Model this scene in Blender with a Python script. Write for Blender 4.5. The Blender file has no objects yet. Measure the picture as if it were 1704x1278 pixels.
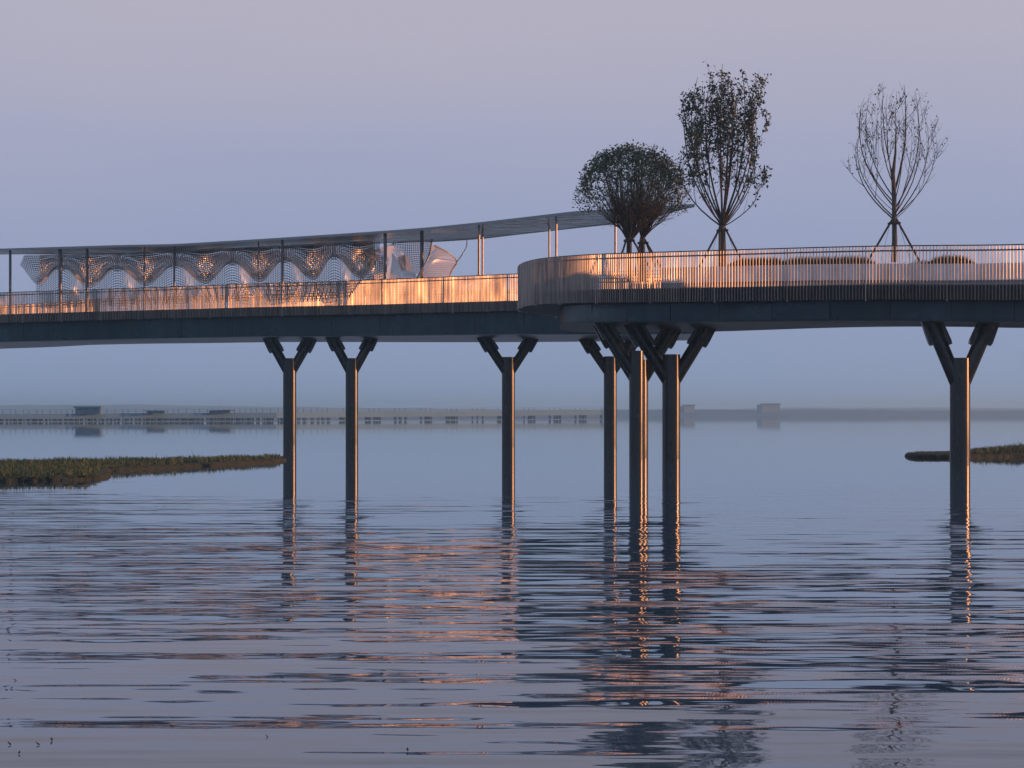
import bpy, math, random
import numpy as np
from mathutils import Vector, Matrix
from mathutils.geometry import tessellate_polygon
random.seed(7)
sc = bpy.context.scene
C = sc.collection
R = math.radians
F = 3400.0            # focal length in photo pixels (photo 1704 wide)
HC = 2.0              # camera height above the water
HY = 688.0            # horizon row in the photo

# ------------------------------------------------------------------ camera
cam = bpy.data.cameras.new('camera'); cam_o = bpy.data.objects.new('camera', cam); C.objects.link(cam_o)
cam.sensor_width = 36.0; cam.lens = 36.0 * F / 1704.0
cam.shift_y = (HY - 639.0) / 1704.0
cam.clip_start = 0.5; cam.clip_end = 9000
cam_o.location = (0, 0, HC); cam_o.rotation_euler = (R(90), 0, 0)
sc.camera = cam_o

# ------------------------------------------------------------------ light
SUN_EL, SUN_AZ = 5.0, 89.0          # azimuth clockwise from +Y (view direction): low, to the right
sd = Vector((math.sin(R(SUN_AZ)) * math.cos(R(SUN_EL)), math.cos(R(SUN_AZ)) * math.cos(R(SUN_EL)), math.sin(R(SUN_EL))))
sun = bpy.data.lights.new('sun', 'SUN'); sun.energy = 5.0; sun.angle = R(0.6); sun.color = (1.0, 0.37, 0.13)
sun_o = bpy.data.objects.new('sun', sun); C.objects.link(sun_o)
sun_o.rotation_euler = (-sd).to_track_quat('-Z', 'Y').to_euler()
w = bpy.data.worlds.new('World'); sc.world = w; w.use_nodes = True
nt = w.node_tree; nt.nodes.clear()
N = nt.nodes.new; L = nt.links.new
tc = N('ShaderNodeTexCoord'); sp = N('ShaderNodeSeparateXYZ'); L(tc.outputs['Generated'], sp.inputs[0])
ramp = N('ShaderNodeValToRGB'); sn = N('ShaderNodeTexNoise'); sn.inputs['Scale'].default_value = 2.2; sn.inputs['Detail'].default_value = 3
smp = N('ShaderNodeMapping'); smp.inputs['Scale'].default_value = (1, 1, 4); L(tc.outputs['Generated'], smp.inputs[0]); L(smp.outputs[0], sn.inputs['Vector'])
sma = N('ShaderNodeMath'); sma.operation = 'MULTIPLY_ADD'; L(sn.outputs[0], sma.inputs[0]); sma.inputs[1].default_value = .10; L(sp.outputs['Z'], sma.inputs[2])
smb = N('ShaderNodeMath'); smb.operation = 'SUBTRACT'; L(sma.outputs[0], smb.inputs[0]); smb.inputs[1].default_value = .05
L(smb.outputs[0], ramp.inputs[0])
def s2l(c):
    return tuple(((v / 255) / 12.92 if v / 255 <= .04045 else ((v / 255 + .055) / 1.055) ** 2.4) for v in c)
SKY = [(0.0, (134, 155, 190)), (0.025, (136, 154, 190)), (0.065, (143, 156, 191)), (0.11, (153, 160, 192)),
       (0.15, (165, 166, 192)), (0.20, (179, 174, 190)), (0.30, (182, 178, 192)), (0.6, (150, 155, 180)), (1.0, (115, 128, 160))]
e = ramp.color_ramp.elements
while len(e) > 1: e.remove(e[0])
e[0].position = 0; e[0].color = (*s2l(SKY[0][1]), 1)
for p, c in SKY[1:]:
    q = e.new(p); q.color = (*s2l(c), 1)
ramp.color_ramp.interpolation = 'B_SPLINE'
sky = N('ShaderNodeTexSky'); sky.sky_type = 'NISHITA'; sky.sun_disc = False
sky.sun_elevation = R(SUN_EL); sky.sun_rotation = R(SUN_AZ)
bg1 = N('ShaderNodeBackground'); bg2 = N('ShaderNodeBackground'); add = N('ShaderNodeAddShader'); out = N('ShaderNodeOutputWorld')
L(ramp.outputs[0], bg1.inputs[0]); bg1.inputs[1].default_value = 1.0
L(sky.outputs[0], bg2.inputs[0]); bg2.inputs[1].default_value = 0.012
L(bg1.outputs[0], add.inputs[0]); L(bg2.outputs[0], add.inputs[1]); L(add.outputs[0], out.inputs[0])
sc.view_settings.view_transform = 'Standard'; sc.view_settings.look = 'None'
sc.view_settings.exposure = 0.0; sc.view_settings.gamma = 1.0; sc.view_settings.use_curve_mapping = False
sc.render.engine = 'CYCLES'; sc.cycles.use_denoising = True
sc.cycles.max_bounces = 8; sc.cycles.volume_bounces = 3
sc.cycles.caustics_reflective = True

# ------------------------------------------------------------------ helpers
def P(px, py, D):
    return Vector(((px - 852) / F * D, D, HC + (HY - py) / F * D))
def X(px, D): return (px - 852) / F * D
class MB:
    def __init__(s): s.v = []; s.f = []; s.sm = False
    def quad(s, a, b, c, d):
        n = len(s.v); s.v += [tuple(a), tuple(b), tuple(c), tuple(d)]; s.f.append((n, n+1, n+2, n+3))
    def tri(s, a, b, c):
        n = len(s.v); s.v += [tuple(a), tuple(b), tuple(c)]; s.f.append((n, n+1, n+2))
    def box8(s, p):                      # p: 8 corners, bottom ring then top ring
        n = len(s.v); s.v += [tuple(q) for q in p]
        for f in ((3,2,1,0),(4,5,6,7),(0,1,5,4),(1,2,6,5),(2,3,7,6),(3,0,4,7)): s.f.append(tuple(n+i for i in f))
    def box(s, x0, x1, y0, y1, z0, z1):
        s.box8([(x0,y0,z0),(x1,y0,z0),(x1,y1,z0),(x0,y1,z0),(x0,y0,z1),(x1,y0,z1),(x1,y1,z1),(x0,y1,z1)])
    def beam(s, a, b, n, th, z0, z1):    # wall piece between plan points a,b (3-vectors), from offset 0 to th along n, z relative
        a = Vector(a); b = Vector(b); n = Vector(n) * th
        s.box8([a+Vector((0,0,z0)), b+Vector((0,0,z0)), b+n+Vector((0,0,z0)), a+n+Vector((0,0,z0)),
                a+Vector((0,0,z1)), b+Vector((0,0,z1)), b+n+Vector((0,0,z1)), a+n+Vector((0,0,z1))])
    def tube(s, pts, rad, k=8, caps=True):
        pts = [Vector(p) for p in pts]
        if not hasattr(rad, '__len__'): rad = [rad] * len(pts)
        n0 = len(s.v); t = (pts[1] - pts[0]).normalized()
        u = t.orthogonal().normalized()
        for i, p in enumerate(pts):
            if i: t = ((pts[min(i+1, len(pts)-1)] - pts[i-1])).normalized()
            u = (u - t * u.dot(t)).normalized(); w_ = t.cross(u)
            for j in range(k):
                a = 2 * math.pi * j / k
                s.v.append(tuple(p + (u * math.cos(a) + w_ * math.sin(a)) * rad[i]))
        for i in range(len(pts) - 1):
            for j in range(k):
                a = n0 + i*k + j; b = n0 + i*k + (j+1) % k
                s.f.append((a, b, b+k, a+k))
        if caps:
            m = n0 + (len(pts)-1)*k; e0 = len(s.v)      # caps get their own vertices so the side stays cleanly shaded
            s.v += [s.v[n0 + j] for j in range(k)] + [s.v[m + j] for j in range(k)]
            s.f.append(tuple(e0 + j for j in reversed(range(k)))); s.f.append(tuple(e0 + k + j for j in range(k)))
    def prism(s, loop, z0f, z1f):        # closed plan loop with heights per vertex
        n = len(loop); m = len(s.v)
        s.v += [(x, y, z0f(x, y)) for x, y in loop] + [(x, y, z1f(x, y)) for x, y in loop]
        for i in range(n):
            j = (i+1) % n; s.f.append((m+i, m+j, m+n+j, m+n+i))
        for t in tessellate_polygon([[Vector((x, y, 0)) for x, y in loop]]):
            s.f.append(tuple(m+i for i in t)); s.f.append(tuple(m+n+i for i in reversed(t)))
    def build(s, name, m, parent=None, smooth=False):
        me = bpy.data.meshes.new(name); me.from_pydata(s.v, [], s.f); me.update()
        if smooth: me.polygons.foreach_set('use_smooth', [True] * len(me.polygons))
        return link(name, me, m, parent)
def link(name, me, m, parent=None):
    if m and not me.materials: me.materials.append(m)
    o = bpy.data.objects.new(name, me); C.objects.link(o)
    if parent: o.parent = parent; o.matrix_parent_inverse = Matrix.Translation(parent.location).inverted()
    return o
def tag(o, label=None, cat=None, group=None, kind=None):
    for k, v in (('label', label), ('category', cat), ('group', group), ('kind', kind)):
        if v: o[k] = v
    return o
def empty(name, loc, label, cat, group=None):
    o = bpy.data.objects.new(name, None); C.objects.link(o); o.location = loc; o.empty_display_size = .2
    return tag(o, label, cat, group)
def cr(pts, n):                          # Catmull-Rom through points
    pts = [Vector(p) for p in pts]; q = [2*pts[0]-pts[1]] + pts + [2*pts[-1]-pts[-2]]; o = []
    for i in range(1, len(q)-2):
        for k in range(n):
            t = k / n; a, b, c, d = q[i-1:i+3]
            o.append(.5*((2*b) + (c-a)*t + (2*a-5*b+4*c-d)*t*t + (3*b-a-3*c+d)*t**3))
    o.append(q[-2]); return o
def resample(pts, step):
    o = [pts[0].copy()]; acc = 0.0
    for a, b in zip(pts, pts[1:]):
        l = (b-a).length
        if l == 0: continue
        d = step - acc
        while d <= l: o.append(a.lerp(b, d/l)); d += step
        acc = (acc + l) % step if (acc + l) >= step else acc + l
    return o
def interp(x, xs, ys): return float(np.interp(x, xs, ys))
def sinterp(x, xs, ys):                  # smoothed interpolation
    return sum(interp(x + d, xs, ys) for d in (-1.5, -.75, 0, .75, 1.5)) / 5

# ------------------------------------------------------------------ materials
def mat(name, base, rough=.5, metal=0.0, noise=None, bump=None, spec=.5, rvar=None, coat=0.0, trans=None):
    m = bpy.data.materials.new(name); m.use_nodes = True; t = m.node_tree; b = t.nodes['Principled BSDF']
    b.inputs['Base Color'].default_value = (*base, 1); b.inputs['Roughness'].default_value = rough
    b.inputs['Metallic'].default_value = metal; b.inputs['Specular IOR Level'].default_value = spec
    b.inputs['Coat Weight'].default_value = coat
    tcn = t.nodes.new('ShaderNodeTexCoord')
    def ntex(scale, detail, stretch):
        mp = t.nodes.new('ShaderNodeMapping'); mp.inputs['Scale'].default_value = stretch
        t.links.new(tcn.outputs['Object'], mp.inputs[0])
        n = t.nodes.new('ShaderNodeTexNoise'); n.inputs['Scale'].default_value = scale; n.inputs['Detail'].default_value = detail
        t.links.new(mp.outputs[0], n.inputs['Vector']); return n
    if noise:                            # (scale, second colour, stretch)
        n = ntex(noise[0], 6, noise[2] if len(noise) > 2 else (1,1,1))
        r = t.nodes.new('ShaderNodeMapRange'); r.inputs[1].default_value = .35; r.inputs[2].default_value = .65
        t.links.new(n.outputs[0], r.inputs[0])
        mx = t.nodes.new('ShaderNodeMix'); mx.data_type = 'RGBA'
        mx.inputs['A'].default_value = (*base, 1); mx.inputs['B'].default_value = (*noise[1], 1)
        t.links.new(r.outputs[0], mx.inputs['Factor']); t.links.new(mx.outputs['Result'], b.inputs['Base Color'])
    if rvar:                             # (scale, lo, hi, stretch)
        n = ntex(rvar[0], 4, rvar[3]); r = t.nodes.new('ShaderNodeMapRange')
        r.inputs[1].default_value = .35; r.inputs[2].default_value = .65; r.inputs[3].default_value = rvar[1]; r.inputs[4].default_value = rvar[2]
        t.links.new(n.outputs[0], r.inputs[0]); t.links.new(r.outputs[0], b.inputs['Roughness'])
    if bump:                             # (scale, strength, distance, stretch)
        n = ntex(bump[0], 3, bump[3]); u = t.nodes.new('ShaderNodeBump')
        u.inputs['Strength'].default_value = bump[1]; u.inputs['Distance'].default_value = bump[2]
        t.links.new(n.outputs[0], u.inputs['Height']); t.links.new(u.outputs[0], b.inputs['Normal'])
    if trans: b.inputs['Transmission Weight'].default_value = trans
    return m
M = {}
M['paint'] = mat('dark_steel_paint', (.012,.034,.048), .38, .6, (1.2, (.02,.045,.06), (1,1,.3)), None, .4, (2.0, .25, .45, (1,1,.2)))
M['pier'] = mat('pier_paint', (.005,.016,.023), .25, 0.2, (3.0, (.010,.019,.025), (1,1,.15)), None, .5, (2.5, .21, .29, (1,1,.25)), .0)
M['girder'] = mat('girder_paint', (.010,.034,.052), .35, .6, (1.6, (.020,.050,.066), (1,1,.12)), (1.1, .10, .05, (1,1,1)), .35, (.7, .25, .42, (1,1,1)))
def fin_material():
    m = mat('brushed_steel_fins', (.36,.35,.34), .45, .4); t = m.node_tree; b = t.nodes['Principled BSDF']
    n_ = t.nodes.new; l = t.links.new
    g = n_('ShaderNodeNewGeometry'); oi = n_('ShaderNodeObjectInfo')
    def noise(scale, zs):
        mp = n_('ShaderNodeMapping'); mp.inputs['Scale'].default_value = (scale, scale, scale*zs); l(g.outputs['Position'], mp.inputs[0])
        q = n_('ShaderNodeTexNoise'); q.inputs['Scale'].default_value = 1; q.inputs['Detail'].default_value = 3; l(mp.outputs[0], q.inputs['Vector']); return q.outputs[0]
    a = noise(4.5, .12); c = noise(.8, .8)          # streaky finish from fin to fin, broad wear
    ad = n_('ShaderNodeMath'); ad.operation = 'ADD'; l(a, ad.inputs[0])
    mu = n_('ShaderNodeMath'); mu.operation = 'MULTIPLY_ADD'; l(oi.outputs['Random'], mu.inputs[0]); mu.inputs[1].default_value = .22; mu.inputs[2].default_value = -.11
    l(mu.outputs[0], ad.inputs[1])
    mr = n_('ShaderNodeMapRange'); l(ad.outputs[0], mr.inputs[0]); mr.inputs[1].default_value = .3; mr.inputs[2].default_value = .7
    mx = n_('ShaderNodeMix'); mx.data_type = 'RGBA'; mx.inputs['A'].default_value = (.18,.175,.17,1); mx.inputs['B'].default_value = (.42,.40,.38,1)
    l(mr.outputs[0], mx.inputs['Factor']); l(mx.outputs['Result'], b.inputs['Base Color'])
    m2 = n_('ShaderNodeMapRange'); l(c, m2.inputs[0]); m2.inputs[1].default_value = .35; m2.inputs[2].default_value = .65; m2.inputs[3].default_value = .34; m2.inputs[4].default_value = .52
    l(m2.outputs[0], b.inputs['Roughness'])
    return m
M['fin'] = fin_material()
M['rail'] = mat('dark_rail_metal', (.05,.05,.055), .35, .6)
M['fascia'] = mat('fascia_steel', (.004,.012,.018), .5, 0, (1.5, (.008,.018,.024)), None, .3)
M['soffit'] = mat('soffit_panel', (.11,.16,.19), .32, .55, (.8, (.10,.13,.16), (1,.3,1)), (1.5, .25, .05, (.5,2,1)))
M['soffit_dark'] = mat('platform_soffit', (.02,.045,.06), .45, .4)
M['canopy'] = mat('rippled_stainless', (.20,.27,.29), .16, .95, (.9, (.13,.19,.22), (.5,1.5,1)), (1.5, 1.0, .35, (.5,1.0,1)))
M['canopy_edge'] = mat('canopy_edge_metal', (.20,.25,.28), .4, .7)
M['screen'] = mat('perforated_steel', (.30,.32,.33), .38, .6, (1.0, (.15,.18,.21)), None)
M['screen_lit'] = mat('perforated_steel_lit', (.50,.46,.44), .4, .4)  # same steel for the end lobes, sunlit brightness put into the colour
M['inner'] = mat('glow_skin_steel', (.62,.60,.57), .42, .3)  # skin added behind the screen to show sun glow through the holes
M['sun_strip'] = mat('sun_strip_steel', (.75,.72,.70), .4, .2)  # kept very pale so the added strips catch more sun
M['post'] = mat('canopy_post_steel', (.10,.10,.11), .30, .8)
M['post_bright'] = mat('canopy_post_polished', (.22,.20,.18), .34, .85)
M['deck'] = mat('deck_surface', (.16,.15,.14), .6, 0, (4, (.12,.11,.10)))
M['planter'] = mat('planter_white_steel', (.62,.70,.80), .30, .25, (1.0, (.42,.46,.52)))
M['plinth'] = mat('planter_plinth', (.24,.26,.30), .45)
M['soil'] = mat('soil', (.05,.04,.03), .9)
M['bark'] = mat('tree_bark', (.028,.024,.021), .85, 0, (6, (.050,.038,.030), (1,1,.3)), (20, .4, .01, (1,1,.2)))
M['bark2'] = mat('wrapped_trunk', (.055,.06,.055), .9, 0, (9, (.10,.09,.075), (.3,.3,2.5)))
M['leaf_dark'] = mat('leaf_dark_green', (.014,.046,.028), .55, 0, (2.2, (.028,.062,.030)))
M['leaf_mid'] = mat('leaf_green', (.018,.055,.024), .5, 0, (1.6, (.03,.07,.026)))
M['stake'] = mat('stake_timber', (.035,.032,.03), .7)
M['grass'] = mat('planter_grass_blades', (.022,.040,.012), .6, 0, (3, (.04,.055,.018)))
M['reed'] = mat('marsh_grass_blades', (.030,.082,.040), .65, 0, (2.6, (.055,.088,.040), (1,1,1)))
M['mud'] = mat('marsh_bank', (.012,.028,.018), .9, 0, (1.0, (.022,.030,.020), (1,1,2)), (9, .9, .08, (1,1,1)))
M['far'] = mat('far_haze_blue', (.07,.19,.33), .9, 0, (.05, (.085,.205,.35)))  # blue fade of distance put into the colour, on top of the haze volume
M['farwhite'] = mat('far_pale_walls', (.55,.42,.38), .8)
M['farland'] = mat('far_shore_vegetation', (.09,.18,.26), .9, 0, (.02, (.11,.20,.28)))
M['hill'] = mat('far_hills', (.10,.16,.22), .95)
M['bin'] = M['rail']

# ------------------------------------------------------------------ water
def water_material():
    m = bpy.data.materials.new('lake_water'); m.use_nodes = True; t = m.node_tree; b = t.nodes['Principled BSDF']
    b.inputs['Base Color'].default_value = (.034,.078,.125,1); b.inputs['Roughness'].default_value = .025
    b.inputs['IOR'].default_value = 1.34
    n_ = t.nodes.new; l = t.links.new
    g = n_('ShaderNodeNewGeometry'); s = n_('ShaderNodeSeparateXYZ'); l(g.outputs['Position'], s.inputs[0])
    def math_(op, a, b_=None, c=None):
        q = n_('ShaderNodeMath'); q.operation = op
        for i, v in enumerate((a, b_, c)):
            if v is None: continue
            if isinstance(v, (int, float)): q.inputs[i].default_value = v
            else: l(v, q.inputs[i])
        return q.outputs[0]
    def rng(v, a, b_, c, d, smooth=True):
        q = n_('ShaderNodeMapRange'); q.interpolation_type = 'SMOOTHSTEP' if smooth else 'LINEAR'; l(v, q.inputs[0])
        for i, x in enumerate((a, b_, c, d)): q.inputs[i+1].default_value = x
        return q.outputs[0]
    def noise(sx, sy, rot=0, detail=1.5, dist=0, off=(0,0,0)):
        mp = n_('ShaderNodeMapping'); mp.inputs['Rotation'].default_value = (0,0,rot); mp.inputs['Location'].default_value = off
        l(g.outputs['Position'], mp.inputs[0])
        m2 = n_('ShaderNodeMapping'); m2.inputs['Scale'].default_value = (sx, sy, 0); l(mp.outputs[0], m2.inputs[0])
        q = n_('ShaderNodeTexNoise'); q.inputs['Scale'].default_value = 1; q.inputs['Detail'].default_value = detail
        q.inputs['Roughness'].default_value = .45; q.inputs['Distortion'].default_value = dist
        l(m2.outputs[0], q.inputs['Vector']); return math_('SUBTRACT', q.outputs[0], .5)
    Y = s.outputs['Y']
    a = noise(.19, 1.8, .012, 1.0, .15)           # main wind ripples, crests across the view
    a2 = noise(.42, 3.6, -.03, 1.5, .2, (31, 7, 0))
    a3 = noise(1.3, 8.5, .02, 1.0, .2, (5, 91, 0)) # fine wrinkles
    sx_ = noise(.9, 1.6, .3, 1.0, .2, (55, 3, 0))
    sx2 = noise(2.4, 7.0, .5, 1.0, .3, (71, 13, 0))
    patch = noise(.055, .10, .1, 1.0, 0, (12, 40, 0))
    # ripples fade in from calm far water towards the camera; the border wanders
    yb = math_('ADD', Y, math_('MULTIPLY', patch, 60))
    near = rng(yb, 62, 30, 0.0, 1.0)
    close = rng(Y, 24, 11, 1.0, .85)
    amp = math_('MULTIPLY', math_('MULTIPLY', near, close), rng(patch, -.18, .12, .62, 1.12))
    amp = math_('ADD', amp, .012)
    sy_ = math_('ADD', math_('MULTIPLY', a, .155), math_('ADD', math_('MULTIPLY', a2, .14), math_('MULTIPLY', a3, .085)))
    sy_ = math_('MULTIPLY', sy_, amp)
    sxx = math_('MULTIPLY', math_('ADD', math_('MULTIPLY', sx_, .045), math_('ADD', math_('MULTIPLY', a2, .02), math_('MULTIPLY', sx2, .05))), amp)
    cb = n_('ShaderNodeCombineXYZ'); l(math_('MULTIPLY', sxx, -1), cb.inputs[0]); l(math_('MULTIPLY', sy_, -1), cb.inputs[1]); cb.inputs[2].default_value = 1
    nm = n_('ShaderNodeVectorMath'); nm.operation = 'NORMALIZE'; l(cb.outputs[0], nm.inputs[0])
    l(nm.outputs[0], b.inputs['Normal'])
    return m
mb = MB(); mb.quad((-1580, -40, 0), (1580, -40, 0), (1580, 3180, 0), (-1580, 3180, 0))
tag(mb.build('lake_water', water_material()), 'calm blue grey lake water with long ripples reflecting the bridge', 'water', kind='structure')

# ------------------------------------------------------------------ far shore
def far_strip(name, pts, mtl, depth, label, cat=None, kind='structure'):
    # pts: (px, top_y, D): a low bank built as a solid with a sloped front
    mb = MB(); v = []
    for px, ty, D in pts:
        x = X(px, D); z = HC + (HY - ty) / F * D
        v.append([(x, D - depth*.5, -.5), (x, D, z*.8), (x, D + depth*.3, z), (x, D + depth*.8, z*.7), (x, D + depth, -.5)])
    for a, b in zip(v, v[1:]):
        for k in range(4): mb.quad(a[k], b[k], b[k+1], a[k+1])
    return tag(mb.build(name, mtl), label, cat, kind=kind)
rnd = random.Random(3)
hp = []
for i in range(60):
    px = -500 + i * 48; hp.append((px, 681 - 8*math.exp(-((px-150)/420)**2) - 3*math.exp(-((px-1500)/300)**2) + rnd.uniform(-1, 1), 2900))
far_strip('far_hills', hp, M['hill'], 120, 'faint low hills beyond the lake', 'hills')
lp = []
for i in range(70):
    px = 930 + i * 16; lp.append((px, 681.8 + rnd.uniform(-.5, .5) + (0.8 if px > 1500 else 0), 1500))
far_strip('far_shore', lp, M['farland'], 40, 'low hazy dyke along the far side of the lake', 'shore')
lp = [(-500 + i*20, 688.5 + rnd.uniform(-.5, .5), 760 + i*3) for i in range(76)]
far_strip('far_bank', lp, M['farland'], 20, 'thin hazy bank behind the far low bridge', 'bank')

fb = empty('low_bridge', P(300, 701, 510), 'long low hazy bridge on short posts crossing the far water', 'bridge')
def fbD(px): return interp(px, (-300, 0, 470, 1010), (470, 488, 523, 700))
def fbz(px): D = fbD(px); return HC + (HY - interp(px, (-300, 0, 470, 1010), (690, 688.8, 686.5, 682))) / F * D
def fbb(px): D = fbD(px); return HC + (HY - interp(px, (-300, 0, 470, 1010), (698.5, 697.5, 695.5, 690.5))) / F * D
mb = MB(); rl = MB(); ps = MB()
pxs = [-300 + i * 20 for i in range(67)]
for a, b in zip(pxs, pxs[1:]):
    A = Vector((X(a, fbD(a)), fbD(a), 0)); B = Vector((X(b, fbD(b)), fbD(b), 0))
    mb.box8([(A.x,A.y,fbb(a)),(B.x,B.y,fbb(b)),(B.x,B.y+6,fbb(b)),(A.x,A.y+6,fbb(a)),(A.x,A.y,fbz(a)),(B.x,B.y,fbz(b)),(B.x,B.y+6,fbz(b)),(A.x,A.y+6,fbz(a))])
    for h in (.5, 1.0): rl.box8([(A.x,A.y+.1,fbz(a)+h-.06),(B.x,B.y+.1,fbz(b)+h-.06),(B.x,B.y+.2,fbz(b)+h-.06),(A.x,A.y+.2,fbz(a)+h-.06),(A.x,A.y+.1,fbz(a)+h),(B.x,B.y+.1,fbz(b)+h),(B.x,B.y+.2,fbz(b)+h),(A.x,A.y+.2,fbz(a)+h)])
px = -300.0; k = 0
while px < 1005:
    D = fbD(px); x = X(px, D)
    rl.box(x-.06, x+.06, D+.1, D+.2, fbz(px)+.004, fbz(px) + 1.05)
    wv = rnd.uniform(.35, .8)
    ps.box(x-wv/2, x+wv/2, D+.4, D+1.4, -.8, fbb(px)-.004); ps.box(x-wv/2, x+wv/2, D+4, D+5, -.8, fbb(px)-.004)
    if rnd.random() < .3: ps.box(x-1.3, x-.2-wv/2, D+2, D+2.6, -.8, fbb(px)-.004)
    k += 1; px += rnd.choice((9, 9, 10, 13)) if px < 520 else (26, 8, 9)[k % 3]
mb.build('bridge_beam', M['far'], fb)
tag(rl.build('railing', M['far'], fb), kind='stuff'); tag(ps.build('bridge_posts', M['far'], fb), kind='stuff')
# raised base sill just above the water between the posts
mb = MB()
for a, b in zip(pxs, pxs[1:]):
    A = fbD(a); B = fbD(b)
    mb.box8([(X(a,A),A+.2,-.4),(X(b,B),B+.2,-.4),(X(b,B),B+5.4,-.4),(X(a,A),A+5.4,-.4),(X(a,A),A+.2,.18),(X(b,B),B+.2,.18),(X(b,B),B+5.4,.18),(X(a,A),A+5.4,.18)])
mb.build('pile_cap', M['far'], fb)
def pavilion(x0, x1, ty, by, D, label, mtl, roofm, flat=True):
    z0 = HC + (HY-by)/F*D; z1 = HC + (HY-ty)/F*D; a = X(x0, D); b = X(x1, D); h = z1 - z0
    e_ = empty('pavilion', ((a+b)/2, D+2, z0), label, 'pavilion')
    m = MB(); m.box(a+.3, b-.3, D+1, D+4, z0, z1-.22*h-.004); m.build('wall', mtl, e_)
    m = MB()
    for i in range(4):
        x = a + .5 + (b-a-1) * i / 3; m = MB(); m.box(x-.12, x+.12, D+.3, D+.6, z0, z1-.22*h-.004); m.build('post', M['far'], e_)
    m = MB()
    if flat: m.box(a, b, D, D+5, z1-.22*h, z1)
    else: m.box8([(a,D,z1-.22*h),(b,D,z1-.22*h),(b,D+5,z1-.22*h),(a,D+5,z1-.22*h),(a+.7*(b-a),D,z1),(b+.6,D,z1),(b+.6,D+5,z1),(a+.7*(b-a),D+5,z1)])
    m.build('roof', roofm, e_)
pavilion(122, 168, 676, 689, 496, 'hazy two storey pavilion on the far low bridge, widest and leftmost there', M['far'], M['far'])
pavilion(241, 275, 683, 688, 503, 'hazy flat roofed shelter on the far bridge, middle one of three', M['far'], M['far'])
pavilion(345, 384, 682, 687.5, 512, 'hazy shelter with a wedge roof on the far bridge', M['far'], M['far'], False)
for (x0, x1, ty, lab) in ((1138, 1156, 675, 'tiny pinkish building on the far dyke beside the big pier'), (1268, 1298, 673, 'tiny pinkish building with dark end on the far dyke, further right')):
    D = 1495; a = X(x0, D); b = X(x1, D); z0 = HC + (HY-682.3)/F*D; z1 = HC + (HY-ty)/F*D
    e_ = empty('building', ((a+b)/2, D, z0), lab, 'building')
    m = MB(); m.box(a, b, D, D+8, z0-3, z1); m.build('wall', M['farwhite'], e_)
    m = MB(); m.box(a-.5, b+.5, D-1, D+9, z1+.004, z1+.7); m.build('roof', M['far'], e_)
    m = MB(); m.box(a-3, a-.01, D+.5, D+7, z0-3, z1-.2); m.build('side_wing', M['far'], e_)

# ------------------------------------------------------------------ deck geometry
RXs, RZs = (-2, .38, 1.27, 3.7, 8.47, 13.6, 18.6, 40), (7.02, 6.98, 6.80, 6.60, 6.41, 6.33, 6.13, 5.8)
LXs, LZs = (-60, -38.1, -34.3, -25.7, -15.8, -9.1, -1.7, .33, 4.7, 12.2, 20), (7.9, 8.1, 8.08, 8.16, 8.1, 7.94, 7.71, 7.64, 7.5, 7.36, 7.3)
def zR(x): return HC + sinterp(x, RXs, RZs)         # top of the railing
def zL(x): return HC + sinterp(x, LXs, LZs)
def plan(tab, n=10): return [Vector((v.x, v.y, 0)) for v in cr([Vector((X(p, D), D, 0)) for p, D in tab], n)]
Rfront = plan([(2250, 67.5), (1950, 71.0), (1704, 74.3), (1450, 77.3), (1210, 80.4), (1000, 85), (915, 89.3), (880, 92.6), (867, 95)])
Rend = plan([(867, 95), (866, 97), (880, 99.2)], 8)
Rback = plan([(880, 99.2), (1000, 99.8), (1210, 93.5), (1450, 88), (1704, 85), (1950, 82.5), (2250, 80)])
Lfront = plan([(-420, 158), (-240, 149), (-80, 141), (0, 137), (200, 133.5), (430, 127.5), (600, 122), (800, 114.3), (862, 112), (1000, 108.5), (1172, 105.2)])
def normals(pts, away):
    o = []
    for i in range(len(pts)):
        t = (pts[min(i+1, len(pts)-1)] - pts[max(i-1, 0)]).normalized(); n = Vector((t.y, -t.x, 0))
        if n.dot(away(pts[i])) < 0: n = -n
        o.append(n)
    return o
toback = lambda p: Vector((.25, 1, 0))
def offset(pts, d, n): return [p + q*d for p, q in zip(pts, n)]
Ln = normals(Lfront, toback)
def trim(pts): return [p for p in pts if 852 + p.x/p.y*F < 1172]
Lback = trim(offset(Lfront, 9.5, Ln))
def DL(px):                                         # depth of the left deck's front edge at a photo column
    xs = [852 + p.x / p.y * F for p in Lfront]; return float(np.interp(px, xs, [p.y for p in Lfront]))

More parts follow.
